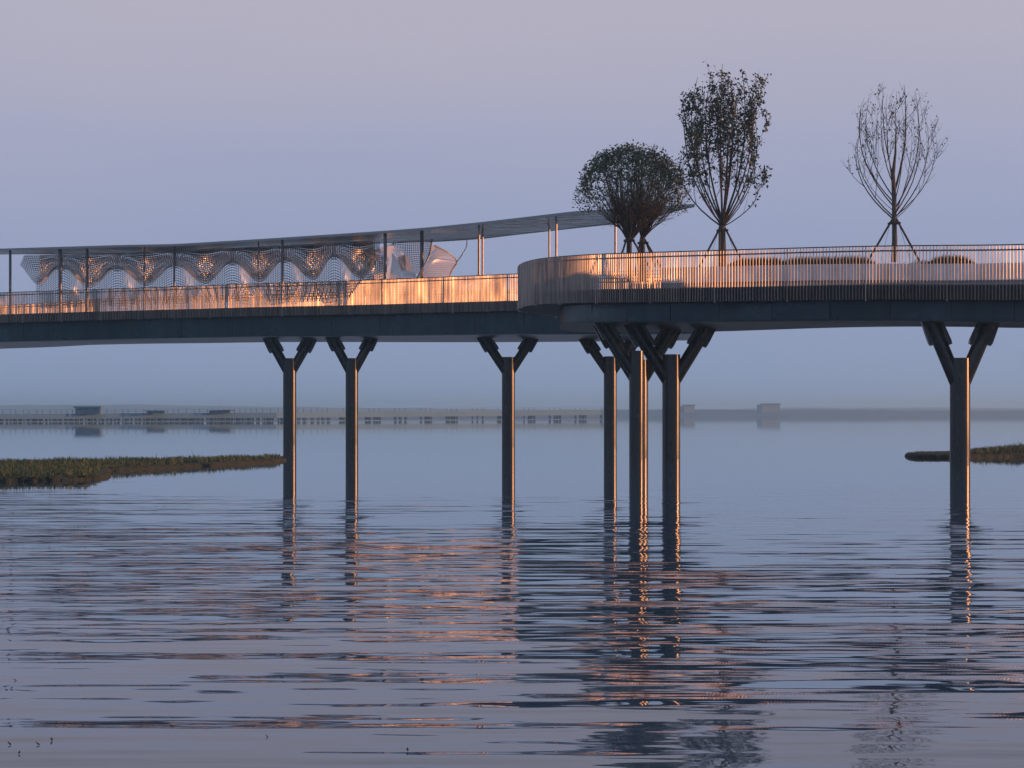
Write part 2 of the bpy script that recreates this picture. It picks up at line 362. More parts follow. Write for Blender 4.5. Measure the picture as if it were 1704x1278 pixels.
RAILH, FASC = 1.45, .57
def bridge(name, label, front, rest, z, gfront, gback, gdrop, loc, sof='soffit'):
    e_ = empty(name, loc, label, 'bridge')
    loop = [(p.x, p.y) for p in front] + [(p.x, p.y) for p in rest]
    m = MB(); m.prism(loop, lambda x, y: z(x)-RAILH-FASC+.03, lambda x, y: z(x)-RAILH); m.build('deck_slab', M['deck'], e_)
    # box girder below
    gl = [(p.x, p.y) for p in gfront] + [(p.x, p.y) for p in reversed(gback)]
    m = MB(); m.prism(gl, lambda x, y: z(x)-RAILH-FASC-gdrop, lambda x, y: z(x)-RAILH-FASC+.026); m.build('box_girder', M['girder'], e_)
    m = MB(); m.prism(gl, lambda x, y: z(x)-RAILH-FASC-gdrop-.035, lambda x, y: z(x)-RAILH-FASC-gdrop-.004); m.build('soffit_lining', M[sof], e_)
    return e_
def panels(name, line, z, z0, z1, step, th, mtl, parent, jit=0.0, gap=.012, seed=1):
    r = random.Random(seed); pts = resample(line, step/4)
    for i in range(0, len(pts)-4, 4):
        a, b = pts[i], pts[i+4]; t = (b-a).normalized()
        seg = pts[i:i+5]; ns = normals(seg, lambda p: Vector((-.25,-1,0)))
        m = MB(); j = [r.uniform(0, jit) for _ in range(2)]
        for k in range(4):
            p, q = seg[k], seg[k+1]
            if k == 0: p = p + t*gap
            np_, nq = ns[k], ns[k+1]
            c = []
            for zz, dd in ((z0, j[0]), (z1, j[1])):
                P0 = p + np_*(.004+dd); Q0 = q + nq*(.004+dd); P1 = p + np_*(.004+dd+th); Q1 = q + nq*(.004+dd+th)
                c.append([Vector((v.x, v.y, z(v.x)+zz)) for v in (P1, Q1, Q0, P0)])
            m.box8(c[0] + c[1])
        m.build(name, mtl, parent)

Rn = normals(Rfront, toback)
# --- right platform
gR = [p for p in offset(Rfront, .7, Rn) if 852 + p.x/p.y*F > 936]
gcap = [Vector((X(931, 93.5), 93.5, 0)), Vector((X(933, 96.5), 96.5, 0))]
gRf = gR + gcap
gRb = plan([(2250, 75.5), (1950, 77.9), (1704, 79.7), (1597, 80.2), (1450, 83), (1210, 90), (1050, 95), (960, 97.5)])
rb = bridge('viewing_platform', 'near curved platform deck at right with dark girder, carrying the trees', Rfront, Rend + Rback, zR, gRf, gRb, .72, (14, 79, 0), 'soffit_dark')
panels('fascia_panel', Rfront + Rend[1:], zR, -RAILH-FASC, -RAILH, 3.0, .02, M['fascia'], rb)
panels('girder_panel', gR + gcap[:1], zR, -RAILH-FASC-.70, -RAILH-FASC-.02, 2.4, .02, M['girder'], rb, .05, .03, seed=4)
# --- left bridge
Ll = trim(offset(Lfront, .9, Ln)); Lr = trim(offset(Lfront, 8.8, Ln))
lb = bridge('footbridge', 'long footbridge deck at left with deep dark box girder, carrying the canopy', Lfront, list(reversed(Lback)), zL, Ll, Lr, 1.22, (-14, 127, 0))
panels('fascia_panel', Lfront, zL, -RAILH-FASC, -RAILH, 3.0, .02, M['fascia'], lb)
panels('girder_panel', Ll, zL, -RAILH-FASC-1.2, -RAILH-FASC-.02, 4.2, .02, M['girder'], lb, .05, .03, seed=9)

# --- railings of vertical fins
FH = RAILH + FASC
FINSEC = [(-.004,-.088), (.004,-.088), (.012,-.068), (.014,-.044), (.010,-.012), (.004,0), (-.004,0), (-.010,-.012), (-.014,-.044), (-.012,-.068)]
def fin_mesh(name, h):
    m = MB(); sec = FINSEC; k = len(sec)
    m.v = [(x, y, -h) for x, y in sec] + [(x, y, 0) for x, y in sec]
    m.f = [(i, (i+1) % k, (i+1) % k + k, i + k) for i in range(k)] + [tuple(reversed(range(k))), tuple(range(k, 2*k))]
    me = bpy.data.meshes.new(name); me.from_pydata(m.v, [], m.f); me.materials.append(M['fin']); return me
fm = fin_mesh('baluster', FH - .03)
def railing(label, line, z, loc, step=.125, individual=300, out_dir=lambda p: Vector((-.25,-1,0)), off=.03, near=None, hand=True):
    e_ = empty('railing', loc, label, 'railing')
    pts = resample(line, step); ns = normals(pts, out_dir)
    idx = sorted(range(len(pts)), key=lambda i: near(pts[i]) if near else 0)
    ind = set(idx[:individual]); st = MB()
    for i, (p, n) in enumerate(zip(pts, ns)):
        q = p + n*off; zt = z(q.x) - .02
        if i % 24 == 12: continue
        if i in ind:
            o = bpy.data.objects.new('baluster', fm); C.objects.link(o); o.parent = e_
            o.location = Vector((q.x, q.y, zt)) - e_.location
            o.rotation_euler = (0, 0, math.atan2(n.y, n.x) + math.pi/2)
        else:
            t = Vector((-n.y, n.x, 0)); k = len(FINSEC); n0 = len(st.v); ring = [q + t*a_ - n*b_ for a_, b_ in FINSEC]
            st.v += [(v.x, v.y, zt-FH+.03) for v in ring] + [(v.x, v.y, zt) for v in ring]
            st.f += [(n0+j, n0+(j+1) % k, n0+(j+1) % k + k, n0+j+k) for j in range(k)] + [tuple(n0+j for j in range(k, 2*k))]
    if st.v: tag(st.build('balusters', M['fin'], e_), kind='stuff')
    for i in range(12, len(pts), 24):
        q = pts[i] + ns[i]*off; n = ns[i]; t = Vector((-n.y, n.x, 0)); m = MB(); a = q-t*.014; b = q+t*.014; c = b+n*.10; d = a+n*.10
        m.box8([Vector((v.x, v.y, z(q.x)-.02-FH-.03)) for v in (a,b,c,d)] + [Vector((v.x, v.y, z(q.x)-.02)) for v in (a,b,c,d)])
        m.build('rail_post', M['fin'], e_)
    hp_ = [pts[i] + ns[i]*(off+.04) for i in range(0, len(pts), 3)]
    m = MB(); m.tube([Vector((p.x, p.y, z(p.x))) for p in hp_], .022, 6); m.build('top_rail', M['rail'], e_, True)
    hp_ = [pts[i] + ns[i]*(off-.05) for i in range(0, len(pts), 3)]
    m = MB(); m.tube([Vector((p.x, p.y, z(p.x)-.17)) for p in hp_], .030, 8); m.build('handrail', M['rail'], e_, True)
    return e_
vis = lambda p: p.y if 852 + p.x/p.y*F < 1745 else 1000 + p.y
railing('curved railing of upright steel fins along the near platform edge', Rfront + Rend[1:], zR, (14, 79, 6), near=vis, step=.132)
railing('far side railing of the near platform, glimpsed behind the planter', Rback, zR, (14, 88, 6), individual=0, out_dir=toback)
railing('glowing railing of upright steel fins along the front of the footbridge', Lfront, zL, (-14, 127, 8), near=lambda p: abs(852 + p.x/p.y*F - 520))
railing('far side railing of the footbridge, seen through the front fins', Lback, zL, (-14, 137, 8), individual=0, out_dir=toback, step=.16)

# ------------------------------------------------------------------ piers
def pier(px, D, ty, arms, jy, r, label, girder_z, depth_arms=False):
    x = X(px, D); zt = HC + (HY-ty)/F*D
    e_ = empty('bridge_pier', (x, D, 0), label, 'pier', 'dark steel bridge piers standing in the lake')
    m = MB(); m.tube([(x, D, -1.5), (x, D, .5*zt), (x, D, zt)], r, 48); o = m.build('column', M['pier'], e_)
    for p in o.data.polygons: p.use_smooth = len(p.vertices) == 4
    m = MB(); m.tube([(x, D, zt+.003), (x, D, zt+.03)], r*1.015, 48); m.build('column_cap', M['paint'], e_)
    zj = HC + (HY-jy)/F*D
    dirs = [(X(ax, D) - x, 0, HC + (HY-ay)/F*D) for ax, ay in arms]
    if depth_arms: dirs = [(0, 1.25, girder_z-.05), (0, -1.25 if depth_arms == 2 else 1.3, girder_z-.05)][:2 if depth_arms == 2 else 1]
    for dx, dy, za in dirs:
        a = Vector((x, D, zj)); b = Vector((x+dx, D+dy, za)); d = (b-a).normalized()
        b = a + d * ((girder_z + .25 - zj) / d.z)
        ra = r * .72
        m = MB(); m.tube([a, a.lerp(b, .5), b], ra, 32)
        o = m.build('arm', M['pier'], e_)
        for p in o.data.polygons: p.use_smooth = len(p.vertices) == 4
        # cruciform gusset plates at the head of the arm
        Lg = (b-a).length; hv = Vector((d.x, d.y, 0)).normalized(); w_ = (hv - d*hv.dot(d)).normalized(); u = d.cross(w_)
        for side, (l0, l1) in ((1, (.50, .40)), (-1, (.66, .56))):
            # outer side reaches further down than the inner side
            prof = [(.0, ra*.6), (.0, ra*1.28), (.25, ra*1.48), (l0*.85, ra*1.52), (l0*1.0, ra*1.42), (l0*1.0, ra*.6)]
            m = MB(); n = len(prof)
            ssd = side if dx >= 0 else side
            pts = [b + d*.05 - d*((t*1.5 + (.38 if t > 0 else 0))*r/.39) + (w_ if side == 1 else -w_)*q for t, q in prof]
            for sgn in (-1, 1):
                m.v += [tuple(p + u*sgn*.14) for p in pts]
            m.f += [tuple(range(n)), tuple(range(2*n-1, n-1, -1))] + [(i, (i+1) % n + 0, (i+1) % n + n, i+n) for i in range(n)]
            m.build('gusset', M['pier'], o)
        m = MB(); q = b; m.tube([q, q - d*.80*r/.39], ra*1.10, 24); m.build('sleeve', M['pier'], o, False)
GL = lambda px, D: zL(X(px, D)) - RAILH - FASC - 1.22
GR = lambda px, D: zR(X(px, D)) - RAILH - FASC - .72
pier(482, 130.5, 597, [(447, 560), (519, 560)], 624, .42, 'leftmost dark V-topped pier under the footbridge', GL(482, 125)) 
pier(585.5, 127, 597, [(553, 563), (619, 563)], 624, .39, 'V-topped pier second from the left, close to the leftmost one', GL(585, 127))
pier(846, 120, 595, [(801, 556), (890, 556)], 624, .385, 'lone V-topped pier under the middle of the footbridge', GL(846, 120))
pier(1015.5, 118, 594, [(968, 555), (1062, 555)], 624, .375, 'thin V-topped pier at the left side of the middle cluster', GL(1015, 118))
pier(1063.5, 91, 600, [(1009, 552), (1116, 552)], 640, .405, 'wide V-armed pier in the middle cluster, behind the slim column', GR(1063, 88))
pier(1059, 88, 585, [(1011, 552)], 628, .312, 'slim plain round column rising in front of a V-armed pier', GR(1059, 83))
pier(1117, 89, 591, [(1061, 553), (1174, 549)], 642, .39, 'V-topped pier at the right side of the middle cluster', GR(1117, 89))
pier(1597.5, 78, 597, [(1550, 536), (1646, 536)], 650, .382, 'lone big V-topped pier at the far right of the picture', GR(1597, 78))

# ------------------------------------------------------------------ canopy
cpx = [-420, -240, -80, 0, 100, 200, 290, 420, 560, 650, 720, 800, 862, 960, 1050, 1100, 1130, 1150, 1156]
cny = [424, 421, 419, 417, 414, 411, 409.5, 402, 393, 387, 381.5, 373.5, 366.5, 355, 350, 347, 345, 343.7, 343.6]
cfy = [429, 427, 424, 422.5, 423, 421, 420, 414, 408, 403, 402, 397, 390, 380, 371, 361, 352, 345.5, 344.2]
cw  = [5, 5, 5, 5, 6, 6.5, 7, 8, 8.5, 9, 9, 9, 9, 9, 8.5, 6, 3.5, 1.2, .3]
cp = empty('canopy', (-14, 130, 8), 'long thin curving metal roof rising to a point behind the round tree', 'canopy')
m = MB(); n = 220; rows = []
for i in range(n+1):
    px = cpx[0] + (cpx[-1]-cpx[0]) * i / n
    sm = lambda tab, s=14: sum(interp(min(px+d, 1156), cpx, tab) for d in (-s, 0, s)) / 3 if px < 1100 else interp(px, cpx, tab)
    ny, fy, ww = sm(cny), sm(cfy), sm(cw)
    Dn = DL(px) + 1.3
    row = []
    for k in range(7):
        t = k / 6; D = Dn + ww*t; zn = (HY-ny)/F*Dn; zf = (HY-fy)/F*(Dn+ww); z = HC + zn + (zf-zn)*t + .10*math.sin(math.pi*t)*math.sin(px*.019)
        row.append(Vector((X(px, Dn) + .28*ww*t*0, D, z)))
    rows.append(row)
K = 7
for layer, dz in ((0, 0.0), (1, .11)):
    for row in rows: m.v += [(p.x, p.y, p.z + dz) for p in row]
nb = len(rows) * K
for i in range(n):
    for k in range(K-1):
        a = i*K+k; b = (i+1)*K+k
        m.f.append((a, a+1, b+1, b)); m.f.append((nb+a, nb+b, nb+b+1, nb+a+1))
o = m.build('roof_sheet', M['canopy'], cp, True)
m = MB()
for i in range(n):
    for k in (0, K-1):
        a = rows[i][k]; b = rows[i+1][k]; dy = -.03 if k == 0 else .03
        m.box8([(a.x,a.y,a.z-.02),(b.x,b.y,b.z-.02),(b.x,b.y+dy,b.z-.02),(a.x,a.y+dy,a.z-.02),(a.x,a.y,a.z+.13),(b.x,b.y,b.z+.13),(b.x,b.y+dy,b.z+.13),(a.x,a.y+dy,a.z+.13)])
m.build('edge_trim', M['canopy_edge'], cp)
def canopy_z(px, D):
    i = min(max(int((px-cpx[0]) / (cpx[-1]-cpx[0]) * n), 0), n-1); row = rows[i]
    return interp(D, [p.y for p in row], [p.z for p in row])
for px, hw, off, mt in ((17, 2.2, 2.2, 'post'), (100, 3.0, 2.2, 'post'), (145, 2.3, 2.6, 'post'), (240, 1.2, 3.0, 'post'), (290, 1.8, 3.0, 'post'),
                    (430, 1.2, 3.2, 'post'), (470, 2.1, 2.6, 'post'), (641, 2.8, 2.4, 'post'), (702, 3.1, 5.2, 'post'), (797, 2.0, 2.2, 'post_bright'),
                    (803, 1.6, 6.5, 'post_bright'), (925.5, 1.9, 2.2, 'post_bright'), (914, 1.6, 7, 'post_bright'), (1024, 1.9, 2.4, 'post_bright')):
    D = DL(px) + off; x = X(px, D); r = hw/F*D; m = MB()
    m.tube([(x, D, zL(x)-RAILH+.003), (x, D, canopy_z(px, D)-.004)], r, 16); m.build('post', M[mt], cp, True)

# ------------------------------------------------------------------ perforated screen
def perforated(name, S, nu, nv, hole, mtl, parent, dead=None):
    U = np.linspace(0, 1, nu+1); V = np.linspace(0, 1, nv+1)
    pts = np.array([[tuple(S(u, v)) for v in V] for u in U])   # nu+1, nv+1, 3
    base = pts.reshape(-1, 3); verts = [base]; faces = []
    a = pts[:-1,:-1]; b = pts[1:,:-1]; c = pts[1:,1:]; d = pts[:-1,1:]; ce = (a+b+c+d)/4
    inner = np.stack([ce + (q-ce)*hole for q in (a,b,c,d)], 2).reshape(-1, 3)
    verts.append(inner); n0 = len(base)
    idx = lambda i, j: i*(nv+1)+j
    for i in range(nu):
        for j in range(nv):
            o4 = (idx(i,j), idx(i+1,j), idx(i+1,j+1), idx(i,j+1)); k = n0 + (i*nv+j)*4
            if dead and dead(i, j): faces.append(o4); continue
            for q in range(4):
                r_ = (q+1) % 4; faces.append((o4[q], o4[r_], k+r_, k+q))
    me = bpy.data.meshes.new(name); me.from_pydata(np.concatenate(verts).tolist(), [], faces); me.update()
    me.polygons.foreach_set('use_smooth', [True]*len(me.polygons))
    return link(name, me, mtl, parent)
scr = empty('perforated_screen', (-18, 134, 8.5), 'wavy perforated metal screen wall standing beneath the canopy', 'screen')
ext = [(20, 441), (60, 473), (102, 441), (150, 473), (195, 442), (243, 470), (292, 437), (342, 467), (387, 432), (432, 464), (474, 428), (522, 461), (556, 422), (598, 457), (640, 425), (690, 455)]
def wave(px):
    for k in range(len(ext)-1):
        if ext[k][0] <= px <= ext[k+1][0]:
            t = (px-ext[k][0])/(ext[k+1][0]-ext[k][0]); c = .5-.5*math.cos(math.pi*t)
            y = ext[k][1] + (ext[k+1][1]-ext[k][1])*c
            tau = c if k % 2 == 0 else 1-c            # 1 at troughs, 0 at crests
            fall = (k % 2 == 0) * math.sin(math.pi*t)**2; rise = (k % 2 == 1) * math.sin(math.pi*t)**2 * (1 if px < 200 else 0)
            return y, tau, fall, rise
    return ext[-1][1], 1, 0, 0
def topy(px): return interp(px, (30, 160, 290, 420, 560, 650, 760), (425, 422, 417, 411, 404, 400, 396))
def boty(px): return interp(px, (-80, 0, 200, 430, 600, 800), (489.5, 487.4, 481, 472, 466.8, 458)) + 28
BUL = .85
def gapf(px, fall, rise):
    return (7.5*fall if px > 100 else 1.0*fall) + 6*rise*(px < 200)
SO = 5.0
def S_up(u, v):
    xl = interp(v, (0, .65, 1), (40, 33, 60)); px = xl + (632-xl)*u; y, tau, fall, rise = wave(px); g = gapf(px, fall, rise)
    yy = topy(px) + (y - g*.5 + 10*(1-tau)**6 - topy(px))*v
    dep = -BUL*(2*tau-1)*math.sin(v*math.pi/2) - .35*math.sin(math.pi*v)*tau
    return P(px, yy, DL(px)+SO+dep)
def S_lo(u, v):
    px = 60 + (640-60)*u; y, tau, fall, rise = wave(px); g = gapf(px, fall, rise)
    y0 = y + g*.5 - 14*tau**6; yy = y0 + (boty(px)-y0)*v
    dep = BUL*(2*tau-1)*math.cos(v*math.pi/2) - .45*math.sin(math.pi*v)*(1-tau)
    return P(px, yy, DL(px)+SO+.08+dep)
perforated('upper_panel', S_up, 196, 15, .62, M['screen'], scr)
perforated('lower_panel', S_lo, 198, 16, .72, M['screen'], scr)
def S_in(u, v):                                      # pale skin added for orange glow through the holes, one flank per wave sunward
    px = 66 + (624-66)*u; y, tau, _, _ = wave(px)
    k = max(i for i in range(len(ext)) if ext[i][0] <= px); t = (px-ext[k][0])/(ext[k+1][0]-ext[k][0])
    ph = math.pi*(t + (0 if k % 2 else 1))            # 0 at a trough
    y1 = y + 5; y0 = topy(px) + 1
    return P(px, y0 + (y1-y0)*v, DL(px) + SO + 2.1 + (.35 + .95*math.sin(math.pi*v))*math.sin(ph))
perforated('glow_skin', S_in, 190, 12, .62, M['inner'], scr)
for k in range(1, len(ext)-3):                       # pale strips added behind the lens-shaped slits, angled to catch the sun
    x0, x1 = ext[k][0], ext[k+1][0]; falling = k % 2 == 0
    if not falling and x0 > 180: continue
    if x0 < 100 and falling: continue
    m = MB(); q = []
    for i in range(15):
        t = .08 + .84*i/14; px = x0 + (x1-x0)*t; y, tau, fl, rs = wave(px); g = gapf(px, fl, rs) * .5 + .4
        D = DL(px) + SO + .35 + (px-(x0+x1)/2)*.030
        q.append((P(px, y-g, D), P(px, y+g, D)))
    for a, b in zip(q, q[1:]): m.quad(a[0], b[0], b[1], a[1])
    m.build('sun_strip', M['sun_strip'], scr, True)
def bez(rows_):                                      # surface through rows of (px, py, depth offset)
    def S(u, v):
        def cat(pts, t):
            n_ = len(pts)-1; f = min(int(t*n_), n_-1); s = t*n_-f
            g_ = lambda i: np.array(pts[min(max(i, 0), n_)], float)
            a, b, c, d = (2*g_(0)-g_(1) if f == 0 else g_(f-1)), g_(f), g_(f+1), (2*g_(n_)-g_(n_-1) if f+2 > n_ else g_(f+2))
            return .5*((2*b)+(c-a)*s+(2*a-5*b+4*c-d)*s*s+(3*b-a-3*c+d)*s**3)
        p = cat([cat(r, u) for r in rows_], v)
        return P(p[0], p[1], DL(p[0]) + SO + p[2])
    return S
perforated('end_panel', bez([[(598,418,-.8),(622,415,.2),(640,410,1.6),(657,403,3.2)], [(590,432,-1.6),(615,428,-.8),(640,424,1.2),(654,420,3.2)],
    [(592,446,-1.8),(616,444,-1.1),(640,440,1.0),(651,436,3.0)], [(596,462,-1.6),(620,460,-.8),(638,456,1.0),(650,448,2.6)], [(600,490,-1),(622,490,-.2),(645,490,1.2),(664,490,2.4)]]),
    20, 20, .62, M['screen_lit'], scr)
perforated('end_panel', bez([[(652,403,.6),(675,401,2.0),(700,400,1.8),(719,398,.2)], [(654,415,.8),(675,414,2.6),(700,414,2.2),(717,413,0)],
    [(656,422,1.0),(676,428,2.8),(698,430,2.2),(713,428,-.1)], [(664,434,1.6),(678,440,2.6),(694,446,1.6),(706,441,-.2)], [(680,450,2),(686,452,2.2),(692,456,1.2),(698,455,-.3)]]),
    24, 20, .68, M['screen'], scr)
perforated('end_panel', bez([[(719,407,.2),(720,407,.4),(722,408,.7),(724,409,1.0)], [(714,424,-.4),(726,420,.5),(738,419,1.7),(746,421,3.0)],
    [(707,440,-1.0),(724,434,.0),(744,433,1.9),(760,435,4.0)], [(698,455,-1.3),(716,450,-.3),(738,450,1.7),(753,448,3.6)], [(692,468,-1.2),(712,466,-.1),(732,466,1.5),(747,464,3.2)], [(690,492,-.8),(710,492,.1),(730,492,1.4),(745,492,2.8)]]),
    22, 24, .64, M['screen_lit'], scr)
perforated('end_panel', bez([[(652,420,.1),(656,424,0),(658,426,.1)], [(652,434,0),(664,441,-.6),(676,449,-.2)], [(650,448,0),(668,452,-1),(690,453,0)], [(648,465,.1),(670,466,-1.2),(693,466,-.2)], [(646,490,.2),(670,490,-.8),(691,490,0)]]),
    20, 24, .58, M['screen_lit'], scr)
perforated('end_panel', bez([[(662,428,3),(672,424,2.2),(680,428,3.4)], [(664,438,2.6),(674,437,1.6),(684,440,3.4)], [(668,450,2.4),(676,450,1.5),(686,452,3.2)]]),
    10, 10, .5, M['screen_lit'], scr)
def edge_tube(name, pts, r): m = MB(); m.tube([P(px, py, DL(px)+SO+d) for px, py, d in [tuple(v) for v in cr([Vector(p) for p in pts], 6)]], r, 6); m.build(name, M['screen'], scr, True)
edge_tube('edge_band', [(719,398,.2),(717,413,-.05),(713,428,-.5),(706,441,-1.0),(698,455,-1.35),(692,468,-1.25),(690,486,-.85)], .05)
edge_tube('edge_band', [(724,409,1.0),(746,421,3.0),(760,435,4.0),(753,448,3.6),(747,464,3.2),(745,486,2.8)], .05)
edge_tube('hanging_cable', [(777,400,3),(776,411,2.6),(768,425,1.6),(760,436,4.1),(752,450,3.6)], .03)

# ------------------------------------------------------------------ planter on the platform
def dR(px):
    xs = [852 + p.x/p.y*F for p in reversed(Rfront)]; return float(np.interp(px, xs, [p.y for p in reversed(Rfront)]))
pl = empty('planter', (13, 81, 6.8), 'long pale curved planter wall on the near platform behind the fins', 'planter')
zdk = lambda x: zR(x) - RAILH
ppx = [1100 + 42*i for i in range(28)]
for a, b in zip(ppx, ppx[1:]):
    A = Vector((X(a, dR(a)+6.0), dR(a)+6.0, 0)); B = Vector((X(b, dR(b)+6.0), dR(b)+6.0, 0))
    nn = Vector((-(B-A).y, (B-A).x, 0)).normalized(); t = (B-A).normalized()*.008
    A3 = A + t; ha, hb = zdk(A.x), zdk(B.x)
    m = MB(); m.box8([(A3.x,A3.y,ha+.6),(B.x,B.y,hb+.6),(B.x+nn.x*.06,B.y+nn.y*.06,hb+.6),(A3.x+nn.x*.06,A3.y+nn.y*.06,ha+.6),
                      (A3.x,A3.y,ha+1.27),(B.x,B.y,hb+1.27),(B.x+nn.x*.06,B.y+nn.y*.06,hb+1.27),(A3.x+nn.x*.06,A3.y+nn.y*.06,ha+1.27)]); m.build('wall_panel', M['planter'], pl)
    q = nn*.12; A4, B4 = A+q, B+q
    m = MB(); m.box8([(A4.x,A4.y,ha+.004),(B4.x,B4.y,hb+.004),(B4.x+nn.x*.1,B4.y+nn.y*.1,hb+.004),(A4.x+nn.x*.1,A4.y+nn.y*.1,ha+.004),
                      (A4.x,A4.y,ha+.66),(B4.x,B4.y,hb+.66),(B4.x+nn.x*.1,B4.y+nn.y*.1,hb+.66),(A4.x+nn.x*.1,A4.y+nn.y*.1,ha+.66)]); m.build('plinth', M['plinth'], pl)
m = MB(); f1 = [Vector((X(p, dR(p)+6.2), dR(p)+6.2, 0)) for p in ppx]; f2 = [Vector((X(p, dR(p)+9.4), dR(p)+9.4, 0)) for p in reversed(ppx)]
m.prism([(v.x, v.y) for v in f1+f2], lambda x, y: zdk(x)+.01, lambda x, y: zdk(x)+1.22); m.build('soil_bed', M['soil'], pl)

def blades(mb, x, y, z, h, wd, r, lean=.35):
    a = r.uniform(0, 6.28); dx, dy = math.cos(a)*wd, math.sin(a)*wd
    lx, ly = r.gauss(0, lean)*h, r.gauss(0, lean)*h
    n = len(mb.v)
    mb.v += [(x-dx, y-dy, z), (x+dx, y+dy, z), (x+dx*.6+lx*.4, y+dy*.6+ly*.4, z+h*.6), (x-dx*.6+lx*.4, y-dy*.6+ly*.4, z+h*.6), (x+lx, y+ly, z+h)]
    mb.f += [(n, n+1, n+2, n+3), (n+3, n+2, n+4)]
r = random.Random(11); m = MB()
for (p0, p1, cnt, h0, h1) in ((1212, 1310, 3000, .26, .24), (1300, 1455, 3200, .28, .22), (1512, 1560, 300, .16, .18), (1545, 1620, 1900, .30, .20), (1455, 1520, 120, .1, .1), (1640, 1720, 120, .08, .1)):
    for _ in range(cnt):
        px = r.uniform(p0, p1); D = dR(px) + 6.3 + abs(r.gauss(0, .7)); x = X(px, D)
        f_ = min(1, (px-p0)/18, (p1-px)/18) * .6 + .4
        blades(m, x, D, zdk(x)+1.22, (h0 + r.uniform(0, h1)) * f_, .012, r, .4)
tag(m.build('planter_grass', M['grass']), 'low dark green grasses growing along the pale planter top', 'grass', kind='stuff')

# ------------------------------------------------------------------ trees
def leafq(mb, p, s, r):
    a = Vector((r.gauss(0,1), r.gauss(0,1), r.gauss(0,.7))).normalized(); b = a.orthogonal().normalized()
    b = (Matrix.Rotation(r.uniform(0, 6.28), 3, a) @ b); c = a.cross(b)
    n = len(mb.v); q = p + b*s*.55
    mb.v += [tuple(p), tuple(q + c*s*.28), tuple(p + b*s*1.1 + a*s*.15), tuple(q - c*s*.28)]
    mb.f += [(n, n+1, n+2), (n, n+2, n+3)]
def curve_stem(base, az, rad, h, r, wob=.08, k=9, pw=2.0):
    pts = []; ph = r.uniform(0, 6); d = Vector((math.cos(az), math.sin(az), 0)); s = Vector((-d.y, d.x, 0))
    ox = oz = 0
    for i in range(k+1):
        t = i/k; ox += r.gauss(0, wob)*.5; oz += r.gauss(0, wob)*.5
        pts.append(base + d*(rad*(1-(1-t)**pw)*(1.06-.34*t**3) + ox*t) + s*oz*t + Vector((0, 0, h*t)))
    return pts
def at(pts, t):
    f = t*(len(pts)-1); i = min(int(f), len(pts)-2); return pts[i].lerp(pts[i+1], f-i), (pts[i+1]-pts[i]).normalized()
def vase_tree(name, label, px, D, by, ty_split, stems, leafn, leafs, twig_n, seed, lean_top, leafmat, trunk_r, leaf_bias, bark='bark', leader=None, nsec=2):
    r = random.Random(seed); base = P(px, by, D); e_ = empty(name, base, label, 'tree')
    split = P(px, ty_split, D)
    m = MB(); tp = [base, base.lerp(split, .5) + Vector((.02,0,0)), split]
    rr = [trunk_r*1.15, trunk_r, trunk_r*.85]
    if leader:
        for ly, lr, lx in leader: tp.append(P(px+lx, ly, D)); rr.append(lr)
    m.tube(tp, rr, 10); m.build('trunk', M[bark], e_, True)
    lm = MB()
    for (ay, az, rad_px, top_y, r0) in stems:
        b0 = P(px, ay, D); s = D/F
        h = (ay-top_y)*s; pts = curve_stem(b0, az, rad_px*s, h, r, .05, 10, 2.4)
        m = MB(); m.tube(pts, [r0*(1-.82*i/10) for i in range(11)], 6)
        shoots = [pts]
        for k in range(nsec):
            t = r.uniform(.18, .75); q, d = at(pts, t); aa = r.uniform(0, 6.28); hh = h*(1-t)*r.uniform(.45, .95)
            sp2 = curve_stem(q, aa, r.uniform(.25, .8), hh, r, .04, 6, 2.0); shoots.append(sp2)
            rb_ = r0*(1-.82*t)*.62; m.tube(sp2, [rb_*(1-.8*i/6) for i in range(7)], 5)
        for k in range(twig_n):
            t = r.uniform(.22, .98); q, d = at(r.choice(shoots), t)
            a = r.uniform(0, 6.28); dd = (d*1.0 + Vector((math.cos(a), math.sin(a), r.uniform(-.1,.5)))*.75).normalized()
            Lt = r.uniform(.25, .95) * (1.1 - t*.45)
            tw = [q, q + dd*Lt*.5 + Vector((0,0,.03)), q + dd*Lt + Vector((0,0,.12*Lt))]
            m.tube(tw, [.010, .007, .003], 3, False)
            nl = int(leafn * leaf_bias(q.z + dd.z*Lt, az) * r.uniform(.4, 1.6) + r.random()*.6)
            for _ in range(nl):
                u = r.uniform(.15, 1.05); c = tw[0].lerp(tw[2], u)
                leafq(lm, c + Vector((r.gauss(0,.07), r.gauss(0,.07), r.gauss(0,.07))), leafs*r.uniform(.6, 1.3), r)
        for _ in range(int(leafn*twig_n*.35)):
            t = r.uniform(.35, 1.02); q, d = at(r.choice(shoots), min(t, 1))
            if r.random() < leaf_bias(q.z, az)*.9: leafq(lm, q + Vector((r.gauss(0,.06), r.gauss(0,.06), r.gauss(0,.06))), leafs*r.uniform(.6, 1.3), r)
        m.build('branch', M['bark'], e_, True)
    tag(lm.build('leaves', M[leafmat], e_), kind='stuff')
    return e_
